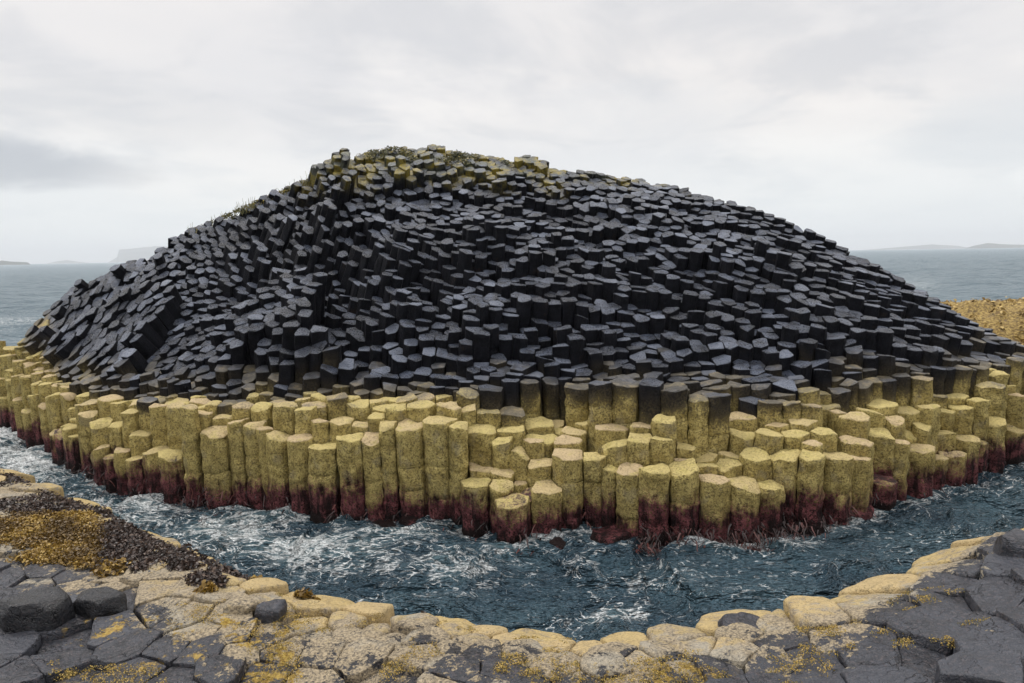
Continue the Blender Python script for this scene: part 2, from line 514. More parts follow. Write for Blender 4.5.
SIL = [(-60, 378), (10, 362), (24, 342), (32, 322), (60, 302), (100, 280), (140, 263), (180, 241), (200, 230), (240, 213), (280, 195), (315, 180), (332, 168), (360, 157), (400, 149),
       (440, 153), (480, 158), (540, 165), (600, 175), (650, 184), (700, 194), (760, 212), (800, 227), (850, 254), (900, 282), (930, 300), (960, 317), (1000, 341), (1030, 356), (1090, 385)]
DEP = [(-60, 22.5), (24, 21.6), (100, 21.6), (200, 22.6), (320, 24.6), (420, 25.6), (550, 25.0), (700, 23.6), (850, 20.8), (930, 18.9), (1020, 17.0), (1090, 16.2)]
CA, CY, CZ = [], [], []
for px, py in SIL:
    Y = float(np.interp(px, [d[0] for d in DEP], [d[1] for d in DEP]))
    X, Z = at_y(px, py, Y)
    CA.append(X / Y); CY.append(Y); CZ.append(Z)
def crest(a): return float(np.interp(a, CA, CY)), float(np.interp(a, CA, CZ))
def foot(a): return float(np.interp(a, FA, FY))
def wline(a): return float(np.interp(a, WA, WY))
def az2px(a): return 512 + a * F * 1.0

def vn(x, y, s, o=0.): return mnoise.noise(Vector((x * s + o, y * s - o, o * .7)))

def H(x, y):
    a = x / y
    yc, zc = crest(a); yf = foot(a); yw = wline(a)
    yf = min(yf, yc - .8); z2 = float(np.interp(a, FA, FZ))
    if y < yf:
        t = (y - yw) / max(.3, yf - yw)
        return 1.45 + (z2 - 1.45) * smooth(t * 1.0) if t > 0 else 1.45 + t * 1.2
    t = (y - yf) / (yc - yf)
    if t <= 1:
        # convex shoulder: steeper low, easing at the crest
        g = t ** .93 * (1 - .45 * math.exp(-t / .07))
        z = z2 - .05 + (zc - z2 + .05) * g
        env = 4 * t * (1 - t)
        z += env * (vn(x, y, .35, 3.) * .5 + vn(x, y, .9, 9.) * .22)
        return z
    return zc - .12 * (y - yc) - .09 * (y - yc) ** 2

def Hn(x, y):
    """height with the ragged steps of the individual columns left out"""
    return H(x, y)

def axis_at(x, y, z):
    a = x / y; px = az2px(a)
    s = max(0., min(1., (z - 2.3) / 6.2))
    up = smooth((y - foot(a) + .1) / 1.3)
    ty = -(.13 + .42 * s) * up
    tx = .02 + vn(x, y, .22, 21.) * .28
    ty += vn(x, y, .28, 28.) * .22 * up
    # the fan on the left: columns lean to the right going up
    wl = smooth((470 - px) / 200.) * smooth((px - 90) / 120.)
    tx += wl * .68 * smooth((z - 3.2) / 2.)
    ty -= wl * .10 * up
    # the rosette at the far left end: heads face the viewer and the sea
    we = smooth((225 - px) / 130.) * smooth((y - foot(a)) / 2.2)
    tx += we * -.45
    ty -= we * .75
    tx += smooth((px - 760) / 300.) * .06
    return Vector((tx * (1 if z > 2.2 else .3), ty, 1.)).normalized()

# the yellow columns measured one by one: x, y of the top, width (pixels)
FRONT = """58 431 12;68 424 11;76 418 12;77 407 12;88 412 14;90 402 14;102 421 16;102 446 15;112 456 12;123 450 13;137 457 16;158 449 22;172 453 20;118 424 16;141 433 18;131 411 15;147 399 15;
161 405 16;177 405 15;189 406 13;202 412 16;216 429 23;225 416 18;239 420 18;254 423 18;266 428 13;279 435 20;301 437 21;325 444 26;351 435 26;371 435 20;388 422 19;410 424 27;440 419 28;461 424 20;
483 428 26;501 440 20;480 467 25;477 481 26;504 471 22;501 483 20;512 500 27;527 495 20;518 482 15;533 440 18;520 450 18;510 428 26;539 423 28;556 423 17;574 430 20;586 422 20;
568 453 30;595 454 25;611 468 14;630 468 23;655 466 27;684 466 27;711 477 28;743 481 28;770 484 22;785 454 30;545 486 27;541 462 23;541 438 29;568 440 22;611 427 26;615 442 26;
640 437 25;662 438 19;643 425 20;665 418 24;684 445 20;697 398 18;717 395 23;675 388 24;652 382 22;626 382 27;601 382 18;739 416 26;743 432 26;770 432 27;794 433 23;756 454 28;731 454 22;728 464 24;
706 457 20;706 465 20;682 459 18;809 454 22;833 455 28;822 431 22;812 441 16;856 440 25;857 457 20;879 432 25;898 441 16;881 479 22;918 447 24;936 457 16;952 452 20;907 432 18;922 425 20;942 432 20;
964 437 22;992 421 18;979 441 12;945 410 18;962 407 20;976 399 17;991 385 19;1003 385 16;1014 394 17;927 405 18;907 410 22;892 418 18;870 411 20;856 416 24;841 411 18;881 403 24;935 395 18;956 396 20;
777 424 18;804 421 25;770 401 20;790 401 21;809 405 18;828 406 20;838 389 17;820 393 20;1014 428 17;1028 440 18;1030 420 18;1030 400 18;1045 430 18;
213 403 16;228 402 18;243 405 17;262 405 18;284 403 20;306 408 18;322 420 20;340 420 24;362 424 20;376 415 18;395 405 19;420 404 22;450 405 20;468 408 18;488 411 24;512 411 24"""
fr = []
for tok in FRONT.replace('\n', '').split(';'):
    fr.append([float(q) for q in tok.split()])
fr.sort(key=lambda q: -q[1])
S = Sites()
placed = []
for px, py, w in fr:
    X0, Y0 = at_z(px, float(np.interp(px, [q[0] for q in WL], [q[1] for q in WL])), 0.)
    r = w / F * Y0 / 2
    Y = wline(X0 / Y0) + r * .9
    for (qx, qw, qY, qr) in placed:
        ov = (w + qw) / 2 - abs(px - qx)
        if ov > .30 * min(w, qw):
            Y = max(Y, qY + (qr + r) * .86)
        elif ov > -2 and abs(px - qx) < 3:
            Y = max(Y, qY + (qr + r) * .8)
    r = w / F * Y / 2
    placed.append((px, w, Y, r))
    X, Z = at_y(px, py, Y)
    Z = max(Z, .35)
    S.add(X, Y, r=max(.14, r * 1.10), z=Z, ph=random.random() * 6.28, manual=True, px=px, py=py, w=w)
n_manual = len(S.p)
print('manual depth range', min(s['y'] for s in S.p), max(s['y'] for s in S.p), 'z', min(s['z'] for s in S.p), max(s['z'] for s in S.p))

# fill: jittered rows over the rest of the island
def fill_spacing(x, y):
    a = x / y; px = az2px(a)
    z = H(x, y)
    if y < foot(a): return .44 if px > 90 else .30
    b = .335
    if px < 300: b = .335 - .075 * smooth((300 - px) / 160.)
    return b
yy = 9.5
row = 0
fills = []
while yy < 31.5:
    sp = .44
    xx = -21.
    while xx < 20.:
        sp = fill_spacing(xx, yy)
        x = xx + (row % 2) * sp * .5 + random.uniform(-.24, .24) * sp
        y = yy + random.uniform(-.22, .22) * sp + .25 * math.sin(xx * .35)
        xx += sp
        a = x / y
        if a < -.96 or a > .90: continue
        yw = wline(a)
        if y < yw + .12: continue
        yc, zc = crest(a)
        if y > yc + 4.5: continue
        nb = S.near(x, y, .75)
        ok = True
        for d, q in nb:
            lim = (q['r'] * .95 + sp * .42) if q.get('manual') else sp * .60
            if d < lim * lim * .9: ok = False; break
        if not ok: continue
        mz = [(d, q) for d, q in nb if q.get('manual')]
        z = H(x, y)
        if mz:
            d, q = min(mz, key=lambda t: t[0])
            if y < foot(a) - .3: z = (q['z'] - .12) if y < q['y'] else max(z, q['z'] - .05) + random.uniform(-.12, .08)
        elif y < foot(a):
            z -= .05
        # columns standing in front of the front row must stay low
        if not mz and y < foot(a) - .5:
            if y < yw + .6: z = .55 + random.random() * .8
            elif y < yw + 1.1: z = 1.15 + random.random() * .5
        px = az2px(a)
        if px < 60: z = max(.3, H(x, y) * smooth((y - yw + .45) / 1.2) + random.uniform(-.12, .12))
        if z < .15: continue
        band = y < foot(a)
        S.add(x, y, r=sp * .58, z=z, ph=random.random() * 6.28, manual=False, band=band)
    yy += .272
    row += 1
print('sites', len(S.p), 'manual', n_manual)

# steps: groups of columns standing proud, plus a step of its own for each
items = []
for s in S.p:
    x, y = s['x'], s['y']; a = x / y; px = az2px(a)
    z0 = s['z']
    if s['manual'] or s['band']:
        st = 0 if s['manual'] else random.uniform(-.10, .10)
    else:
        q = vn(x, y, .8, 40.) * .55 + vn(x, y, 2.1, 50.) * .32
        st = q * .6 + random.uniform(-.09, .09)
        wl = smooth((500 - px) / 200.)
        ph_ = ((x * .55 + y * .75) / 1.9 + vn(x, y, .3, 60.)) % 1.
        st += wl * (ph_ ** 1.6 - .4) * 1.15
        per = .92
        ph2 = ((y + .16 * x) / per + vn(x, y, .45, 75.) * 1.3) % 1.
        st += (.5 - ph2) * .36 * (1 - .6 * wl)
        if px < 230: st *= .55
        st *= .35 + .65 * smooth((y - foot(a)) / 1.4)
        if random.random() < .04: st += .18
        if random.random() < .05: st -= .18
        # blocks on the crest
        yc, zc = crest(a)
        if abs(y - yc) < 1.6: st = max(-.15, min(st, .10)) if px > 360 else max(-.25, min(st, .18)) + (random.uniform(.05, .25) if random.random() < .2 else 0)
        if 318 < px < 352 and abs(y - yc) < 1.5: st += .55
        if 425 < px < 450 and abs(y - yc) < 1.2: st += .20
        if 520 < px < 546 and abs(y - yc) < .9: st += .25
        if px > 540 : st *= .85
    s['step'] = st
    s['zone'] = (.30 + random.uniform(-.1, .45)) * smooth((y - wline(a) - 1.1) / .9)
    if s['manual'] and s['py'] < 403: s['zone'] = .30 + random.uniform(-.1, .3)
    if not s['manual'] and not s['band']: s['zone'] = max(s['zone'], random.uniform(.15, .65) + .20 * smooth((330 - px) / 90.))
    s['zone'] *= smooth((px - 40) / 25.)
    fx, fy = x, y
    s['ax'] = axis_at(x, y, z0) if not s['manual'] else Vector((random.uniform(-.03, .03), random.uniform(-.04, .01), 1)).normalized()
    pxp, pyp = project(x, y, z0 + st)
    s['ppx'], s['ppy'] = pxp, pyp
    # exposed front height estimate
    fn = [q for d, q in S.near(x, y, .75) if q['y'] < y - .12 and abs(q['x'] - x) < .3]
    ez = (z0 + st) - (sum(q['z'] for q in fn) / len(fn)) if fn else (z0 + st)
    s['ez'] = ez
    s['score'] = (s['r'] * 2 / y) * ((max(ez, .05)) / y + .25 * .45 / y)
    s['inframe'] = -10 < pxp < 1034 and pyp < 560

order = sorted([s for s in S.p if not s['manual'] and s['inframe'] and s['y'] < crest(s['x'] / s['y'])[0] - .3 and s['z'] > 1.0], key=lambda s: -s['score'])
NIND = 300
chosen = set(s['i'] for s in S.p if s['manual'] and s['inframe'])
for s in order:
    if len(chosen) >= NIND: break
    chosen.add(s['i'])

stuff = MB(); built = 0
cols = []
for s in S.p:
    poly = S.cell(s)
    if not poly: continue
    x, y = s['x'], s['y']
    tone = random.random(); rnd = random.random()
    ind = s['i'] in chosen
    mb = MB() if ind else stuff
    fx = s['z']
    if s['manual'] or s['band']:
        zf = (lambda X, Y, z=s['z']: z)
        length = s['z'] + s['step'] + .5
        det = .09 if ind else .2
        til = (random.uniform(-.10, .10), random.uniform(-.16, .06))
        if random.random() < .15: til = (random.uniform(-.25, .25), random.uniform(-.3, .1))
        C = column_mesh(mb, poly, zf, None, s['ax'], length, det, tone, rnd, round_=.09, gap=.006, rough=.034, chip=(random.uniform(.04, .16) if random.random() < .4 else .0),
                        dome=random.uniform(-.03, .05), tilt=til, smooth=True, bevel=.018, step=s['step'], zone=s['zone'])
    else:
        zf = H
        s3 = (s['z'] - 2.2) / 6
        length = 2.0 if x > -5 else 2.8
        til = (random.uniform(-.13, .13), random.uniform(-.14, .12))
        if random.random() < .12: til = (random.uniform(-.35, .35), random.uniform(-.35, .25))
        near = y < 17
        C = column_mesh(mb, poly, zf, None, s['ax'], length, (.10 if ind else .24), tone, rnd, round_=.10, gap=.007, rough=.026,
                        dome=random.uniform(-.03, .02), tilt=til, smooth=ind, bevel=.016, step=s['step'], zone=s['zone'])
    s['C'] = C
    if ind:
        base = (C.x, C.y, max(0., C.z - length + .5) if s['manual'] or s['band'] else C.z - 1.0)
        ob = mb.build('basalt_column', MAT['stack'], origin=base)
        s['ob'] = ob; cols.append(s)
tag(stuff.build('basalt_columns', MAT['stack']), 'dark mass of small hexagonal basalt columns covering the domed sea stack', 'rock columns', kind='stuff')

# solid heart of the stack below the columns
def core():
    bm = bmesh.new()
    na, nt = 70, 16
    grid = []
    for i in range(na + 1):
        a = -.95 + 1.84 * i / na
        yw, (yc, zc) = wline(a), crest(a)
        colv = []
        for j in range(nt + 1):
            y = yw + .7 + (yc + 5.2 - yw - .7) * j / nt
            x = a * y
            z = H(x, y) - 1.7
            if y < foot(a): z = min(z, .2 + (y - yw) * .25)
            if j == 0 or j == nt or i in (0, na): z = -1.
            colv.append(bm.verts.new((x, y, max(z, -1.))))
        grid.append(colv)
    for i in range(na):
        for j in range(nt):
            bm.faces.new((grid[i][j], grid[i + 1][j], grid[i + 1][j + 1], grid[i][j + 1]))
    bm.normal_update()
    me = bpy.data.meshes.new('stack_core'); bm.to_mesh(me); bm.free()
    a = me.attributes.new('tone', 'FLOAT', 'POINT')
    me.materials.append(MAT['stack'])
    o = bpy.data.objects.new('stack_bedrock', me); COL.objects.link(o)
    o['kind'] = 'structure'
core()

# ------------------------------------------------------------------ labels of the columns
ORD = ['first', 'second', 'third', 'fourth', 'fifth', 'sixth', 'seventh', 'eighth', 'ninth', 'tenth', 'eleventh', 'twelfth', 'thirteenth', 'fourteenth', 'fifteenth',
       'sixteenth', 'seventeenth', 'eighteenth', 'nineteenth', 'twentieth']
SECT = [(-50, 105, 'left end'), (105, 207, 'stepped left corner'), (207, 300, 'left half of tall front wall'), (300, 470, 'right half of tall front wall'),
        (470, 556, 'jutting stepped pile'), (556, 700, 'just right of jutting pile'), (700, 845, 'bastion right of centre'), (845, 925, 'before the right wing'), (925, 1100, 'right wing')]
def sect(px):
    for a, b, n in SECT:
        if a <= px < b: return n
    return SECT[-1][2]
buckets = {}
for s in cols:
    px = s['ppx']; zt = s['C'].z
    d = s['y'] - wline(s['x'] / s['y'])
    if zt > 2.75: tier = min(9, 5 + int((zt - 2.75) / .35))
    elif d < .5: tier = 0
    elif d < .95: tier = 1
    elif d < 1.4: tier = 2
    elif d < 1.9: tier = 3
    else: tier = 4
    buckets.setdefault((sect(px), tier), []).append(s)
TN = ['at the waterline', 'second row back', 'third row back', 'fourth row back', 'rearmost lichened rows',
      'lowest black row', 'second black step', 'third black step', 'fourth black step', 'upper black steps']
for (sn, tier), L in buckets.items():
    L.sort(key=lambda s: s['ppx'])
    n = len(L)
    zs = sorted(s['C'].z for s in L)
    for i, s in enumerate(L):
        colr = 'yellow' if s['C'].z < 2.05 else ('brown-stained' if s['C'].z < 2.7 else 'black')
        hgt = ''
        if n > 2 and s['C'].z == zs[-1]: hgt = 'tallest '
        elif n > 2 and s['C'].z == zs[0]: hgt = 'lowest '
        if n == 1: pos = 'only'
        elif i == 0: pos = 'leftmost'
        elif i == n - 1: pos = 'rightmost'
        elif i < n / 2: pos = ORD[min(i, 19)] + ' from left'
        else: pos = (ORD[min(n - 1 - i, 19)]) + ' from right'
        lab = f"{hgt}{colr} column, {pos}, {TN[tier]}, {sn}"
        tag(s['ob'], lab, 'rock column', 'basalt columns of the sea stack', kind='thing')

# ------------------------------------------------------------------ near causeway
EDGE = [(-160, 430), (-80, 448), (0, 470), (60, 497), (130, 520), (200, 558), (240, 574), (330, 598), (430, 604), (500, 617), (590, 629), (640, 621), (720, 616), (800, 602), (860, 596), (915, 573), (960, 556), (1000, 533), (1024, 526), (1100, 490), (1200, 450)]
EZ = [1.1, 1.1, 1.1, 1.12, 1.15, 1.2, 1.2, 1.2, 1.2, 1.2, 1.2, 1.25, 1.25, 1.3, 1.35, 1.4, 1.45, 1.55, 1.6, 1.6, 1.6]
EA, EY = az_curve(EDGE, EZ)
EZA = np.array([at_z(p[0], p[1], z)[0] / at_z(p[0], p[1], z)[1] for p, z in zip(EDGE, EZ)])
def edge(a): return float(np.interp(a, EA, EY)), float(np.interp(a, EZA, EZ))
def G(x, y):
    a = x / max(y, .5)
    a = max(-1.2, min(1.2, a))
    ye, ze = edge(a)
    d = ye - y
    z = ze + .22 * smooth(d / 1.2) + .03 * max(0, d - 1)
    if d < .4: z -= .16 * smooth((.4 - d) / .55)
    z += vn(x, y, .5, 70.) * .14
    px = az2px(a)
    # right part steps up towards the corner
    z += .05 * smooth((px - 800) / 150.) * smooth((d - .3) / .8)
    return min(z, 2.1)
def near_attr(v):
    x, y, z = v
    a = max(-1.2, min(1.2, x / max(y, .5))); px, py = project(x, y, z)
    ye, ze = edge(a); d = ye - y
    wide = float(np.interp(px, [0, 100, 250, 330, 450, 600, 700, 800, 900, 1024], [5., 3.6, 2.5, 2.0, 1.6, 1.5, 1.35, 1.3, 1.15, .9]))
    t = 1.15 - .85 * d / wide
    t = max(-.1, min(1.1, t))
    t -= .9 * smooth((150 - px) / 70.) * smooth((py - 588) / 22.)
    if px > 640: t = min(t, 1.0) if d < wide * .6 else t * .7
    moss = smooth((px - 40) / 60.) * smooth((370 - px) / 80.) * smooth((py - 600) / 25.)
    moss = max(moss, .65 * smooth((py - 655) / 14.) * smooth((px - 420) / 40.) * smooth((760 - px) / 60.))
    if d < .34: t = max(t, .95)
    return t, moss

T = Sites()
# the prominent ones measured one by one: x, y, width px, extra height
NEARC = """37 606 58 .10;98 600 40 .08;200 366 1 0"""
yy = 2.2; row = 0
while yy < 14.5:
    xx = -15.
    while xx < 13.:
        sp = .365 + .15 * smooth((xx - 1.8) / 1.6) + .06 * smooth((-3.2 - xx) / 1.)
        x = xx + (row % 2) * sp * .5 + random.uniform(-.30, .30) * sp
        y = yy + random.uniform(-.28, .28) * sp
        xx += sp
        a = x / y
        if abs(a) > 2.6: continue
        ye, ze = edge(a)
        if y > ye - .0: continue
        if any(d < (sp * .66) ** 2 for d, q in T.near(x, y, .5)): continue
        T.add(x, y, rf=1.7, r=sp * random.uniform(.56, .66), z=0, ph=random.random() * 6.28)
    yy += .335; row += 1
print('near sites', len(T.p))
nstuff = MB(); ncols = []
for s in T.p:
    poly = T.cell(s)
    if not poly: continue
    x, y = s['x'], s['y']; a = x / y; ye, ze = edge(a); d = ye - y
    zc = G(x, y); px, py = project(x, y, zc)
    fresh = smooth((px - 640) / 150.) * smooth((d - .6) / .4)
    st = random.uniform(-.018, .018) + (random.uniform(-.02, .035) * fresh)
    if random.random() < .06: st += .05
    if d < .45: st += random.uniform(-.10, .03) - (.14 if random.random() < .25 else 0)
    elif random.random() < .08: st -= .08
    ind = -12 < px < 1036 and 440 < py < 700
    mb = MB() if ind else nstuff
    round_ = .32 if d < 1.2 and fresh < .5 else .09
    dome = random.uniform(.0, .05) if (d < 1.1 and fresh < .5) else random.uniform(-.01, .03)
    gslope = Vector(((G(x - .2, y) - G(x + .2, y)) / .4, (G(x, y - .2) - G(x, y + .2)) / .4))
    til = (gslope.x * .7 + random.uniform(-.035, .035), gslope.y * .7 + random.uniform(-.04, .03))
    tone = random.random()
    if fresh > .5: til = (til[0] + random.uniform(-.11, .11), til[1] + random.uniform(-.13, .06)); tone = random.random() ** .7; dome = random.uniform(-.02, .01)
    C = column_mesh(mb, poly, (lambda X, Y, z=zc: z), None, Vector((0, 0, 1)), zc + .4, .055 if ind else .25, tone, random.random(), round_=round_, gap=.002 if round_ > .3 else .005,
                    rough=.022, dome=dome, tilt=til, smooth=True, bevel=.03 if round_ > .3 else .009, exf=near_attr, step=st)
    if ind:
        ob = mb.build('causeway_column', MAT['cause'], origin=(C.x, C.y, 0))
        ncols.append((px, py, d, ob, fresh, near_attr(C[:])[0]))
if nstuff.v:
    tag(nstuff.build('causeway_columns', MAT['cause']), 'more column heads of the near causeway beside the viewpoint', 'rock columns', kind='stuff')
nb = {}
for px, py, d, ob, fresh, tn in ncols:
    sec = 0 if px < 130 else 1 if px < 330 else 2 if px < 470 else 3 if px < 600 else 4 if px < 740 else 5 if px < 880 else 6
    rw = min(6, int(max(0, d) / .42))
    nb.setdefault((sec, rw), []).append((px, py, ob, tn))
SN = ['weed-covered left shore', 'ledge beside brown weed', 'pale ledge left of centre', 'pale ledge at centre', 'ledge right of centre', 'dark right shore', 'far right corner']
RN_ = ['channel rim', 'one back from rim', 'two back from rim', 'three back from rim', 'four back from rim', 'five back from rim', 'well back from rim']
for (sec, rw), L in nb.items():
    L.sort(key=lambda q: q[0])
    for i, (px, py, ob, tn) in enumerate(L):
        colr = 'dark grey' if tn < .38 else ('mottled tan' if tn < .75 else 'rounded yellow-tan')
        n = len(L)
        pos = 'only one' if n == 1 else 'leftmost' if i == 0 else 'rightmost' if i == n - 1 else (ORD[min(i, 19)] + ' from left' if i < n / 2 else ORD[min(n - 1 - i, 19)] + ' from right')
        tag(ob, f"{colr} column head, {pos}, {RN_[rw]}, {SN[sec]}", 'rock column', 'column heads of the near causeway', kind='thing')

# bedrock under the near columns, reaching behind the viewpoint
bmx = bmesh.new()
vs = []
for i in range(61):
    a = -1.25 + 2.45 * i / 60
    ye, ze = edge(max(-1.2, min(1.2, a)))
    cv = []
    for j, q in enumerate((-.55, 0, .3, .6, 1.)):
        y = (ye - .25) * q if q > 0 else q * 20
        x = a * max(y, 1.) * (1 if y > 0 else 6)
        z = (G(a * y, y) - .35) if y > .5 else 1.3
        if j == 4: z = -.6
        cv.append(bmx.verts.new((x, y, z)))
    vs.append(cv)
for i in range(60):
    for j in range(4):
        bmx.faces.new((vs[i][j], vs[i + 1][j], vs[i + 1][j + 1], vs[i][j + 1]))
me = bpy.data.meshes.new('causeway_bedrock'); bmx.to_mesh(me); bmx.free()
me.materials.append(MAT['cause'])
o = bpy.data.objects.new('causeway_bedrock', me); COL.objects.link(o); o['kind'] = 'structure'

# ------------------------------------------------------------------ loose blocks
def block(name, px, py, wpx, hpx, dpt, label, group=None, cat='boulder', seed=1, rotz=0., mat='cause', z=None, tan=0., sink=.3, tilt=(0, 0), rough=.022, nside=6):
    rd = random.Random(seed)
    if z is None:
        zz = 1.45
        for _ in range(6):
            X, Y = at_z(px, py + hpx * .5, zz); zz = G(X, Y)
    else:
        zz = z; X, Y = at_z(px, py + hpx * .5, zz)
    if z is None and Y > edge(X / Y)[0] - .30:
        f_ = (edge(X / Y)[0] - .30) / Y; X *= f_; Y *= f_; zz = G(X, Y)
    dist = math.hypot(X, Y, CAMZ - zz)
    W = wpx / F * dist / 2; Hh = hpx / F * dist * .6
    bm = bmesh.new()
    for lev, f in ((0, 1.), (.75, .97), (1., .80)):
        ph = rd.random()
        for k in range(nside):
            an = 2 * math.pi * (k + rd.uniform(-.22, .22)) / nside
            rr = f * rd.uniform(.86, 1.1)
            bm.verts.new((math.cos(an) * W * rr, math.sin(an) * W * dpt * rr, -sink * Hh + lev * Hh * (1 + sink) * (rd.uniform(.88, 1.08))))
    bmesh.ops.convex_hull(bm, input=bm.verts[:])
    bmesh.ops.dissolve_limit(bm, angle_limit=R(14), verts=bm.verts[:], edges=bm.edges[:])
    bmesh.ops.bevel(bm, geom=bm.edges[:], offset=W * .035, segments=1, affect='EDGES', profile=.6)
    bmesh.ops.triangulate(bm, faces=bm.faces[:])
    bmesh.ops.subdivide_edges(bm, edges=bm.edges[:], cuts=2, use_grid_fill=True)
    bmesh.ops.remove_doubles(bm, verts=bm.verts[:], dist=.002)
    for v in bm.verts:
        n = mnoise.noise(v.co * 6 + Vector((seed, 0, 0))) * rough + mnoise.noise(v.co * 17 + Vector((seed, 0, 0))) * rough * .4
        v.co += v.co.normalized() * n
    me = bpy.data.meshes.new(name); bm.to_mesh(me)
    nvert = len(me.vertices); bm.free()
    for an_, val in (('tone', rd.random() * .5), ('tan', tan), ('moss', .0)):
        at = me.attributes.new(an_, 'FLOAT', 'POINT'); at.data.foreach_set('value', [val] * nvert)
    me.polygons.foreach_set('use_smooth', [True] * len(me.polygons))
    me.materials.append(MAT[mat]); me.update()
    try: me.set_sharp_from_angle(angle=R(38))
    except Exception: pass
    o = bpy.data.objects.new(name, me); COL.objects.link(o)
    o.location = (X, Y, zz); o.rotation_euler = (tilt[0], tilt[1], rotz)
    return tag(o, label, cat, group)

block('boulder', 38, 603, 56, 30, .75, 'glossy black angular boulder lying on the dark lower left slabs', seed=3, rotz=.2, mat='black')
block('boulder', 101, 597, 44, 20, .7, 'flat-topped dark grey boulder among tan column heads beside the black one', mat='black', seed=5, rotz=-.3)
block('boulder', 272, 606, 30, 18, .8, 'small grey squarish block on the pale ledge right of the ochre lichen', seed=8, rotz=.4, tan=.2)
block('boulder', 240, 601, 34, 12, .7, 'tan broken slab lying against the small grey block', seed=9, rotz=-.1, tan=.8)
block('boulder', 742, 614, 46, 9, .8, 'dark grey flat boulder on the yellow ledge right of centre', seed=12, rotz=.3)
block('boulder', 1016, 541, 30, 26, .9, 'grey squared block standing at the right edge above the yellow ledge', seed=15, rotz=.1)
# algae covered rocks awash at the foot of the stack
for px, py, w, h, lab, sd in ((412, 520, 30, 9, 'pink algae-covered rock awash below the tall front wall', 31), (383, 523, 26, 8, 'dark rock awash left of the pink one below the front wall', 33),
                              (612, 532, 52, 12, 'broad pink algae-covered slab awash right of the jutting pile', 35), (560, 541, 30, 8, 'small dark weedy rock awash between pile and pink slab', 37),
                              (672, 532, 40, 14, 'blocky dull red rock at the waterline right of the pink slab', 39), (800, 520, 46, 22, 'square red-brown rock under the kelp right of centre', 41),
                              (738, 528, 44, 18, 'flat-faced red rock wrapped in kelp below the bastion', 43), (858, 508, 40, 16, 'kelp-draped dark rock at the water before the right wing', 45)):
    block('waterline_rock', px, py, w, h, .7, lab, seed=sd, rotz=sd * .37, mat='stack', z=.04, sink=.8, rough=.05, cat='rock')

# ------------------------------------------------------------------ weed
def leaves(mb, cx, cy, zfun, rad, n, size, hgt, rd, flat=.5, tonebase=0., sq=1.):
    """clump of short curled fronds rooted on the rock"""
    for _ in range(n):
        an = rd.random() * 6.283; rr = rad * math.sqrt(rd.random())
        x = cx + math.cos(an) * rr; y = cy + math.sin(an) * rr * sq
        if zfun is G and y > edge(x / y)[0] - .08: continue
        hh = hgt * (1 - (rr / max(rad, 1e-3)) ** 2 * .8) * rd.uniform(.3, 1.)
        z = zfun(x, y) + hh
        s = size * rd.uniform(.5, 1.3)
        d = Vector((rd.gauss(0, 1), rd.gauss(0, 1), rd.gauss(0, .55) + .1)).normalized()
        u = d.cross(Vector((rd.gauss(0, 1), rd.gauss(0, 1), rd.gauss(0, 1)))).normalized()
        p = Vector((x, y, z))
        w = s * .28
        bend = Vector((0, 0, -s * .25))
        V = [p - u * w * .5, p + u * w * .5, p + d * s * .5 + u * w + Vector((0, 0, s * .06)), p + d * s * .5 - u * w + Vector((0, 0, s * .06)), p + d * s + bend + u * w * .5, p + d * s + bend - u * w * .5]
        t = max(0., min(1., tonebase + rd.random()))
        mb.add([v[:] for v in V], [(0, 1, 2, 3), (3, 2, 4, 5)], t, True)

rd = random.Random(77)
dark = MB(); gold = MB()
def in_region(px, py):
    # lower limit of the weed follows the ledge
    lo = float(np.interp(px, [0, 40, 130, 200, 235], [560, 562, 572, 586, 590]))
    return px < 250 and py < lo
def d_edge(x, y): return edge(x / y)[0] - y
for _ in range(6600):
    px = rd.uniform(-60, 250); py = rd.uniform(470, 590)
    if _ > 5200:
        px = rd.uniform(120, 246); py = float(np.interp(px, [120, 130, 200, 246], [517, 521, 559, 577])) + rd.uniform(3, 24)
    zz = 1.25
    for _ in range(3):
        X, Y = at_z(px, py, zz); zz = G(X, Y)
    a = X / Y
    if Y > edge(a)[0] - .15: continue
    if not in_region(px, py): continue
    nn = vn(X, Y, 1.3, 5.) + .5 * vn(X, Y, 3.3, 8.)
    goldm = smooth((1 - abs((px - 35) / 95.)) * 2) * smooth((py - 505) / 20.) + vn(X, Y, .8, 15.) * .5
    cover = .10 + .26 * smooth((px - 60) / 50.) * smooth((d_edge(X, Y) < 1.6) * 1.) + .45 * smooth((py - 500) / 30.) * smooth((150 - px) / 60.)
    if nn < .24 - cover: continue
    if goldm > .5: leaves(gold, X, Y, G, .10, 30, .036, .07, rd, tonebase=-.25 + 1.1 * vn(X, Y, 2.6, 44.))
    else: leaves(dark, X, Y, G, .10, 28, .042, .095, rd, tonebase=rd.uniform(-.35, .15))
tag(dark.build('brown_seaweed', MAT['wrack_dark']), 'dark brown seaweed matted over the left near shore', 'seaweed', kind='stuff')
tag(gold.build('golden_seaweed', MAT['wrack_gold']), 'golden olive seaweed carpeting the rock at the left edge', 'seaweed', kind='stuff')

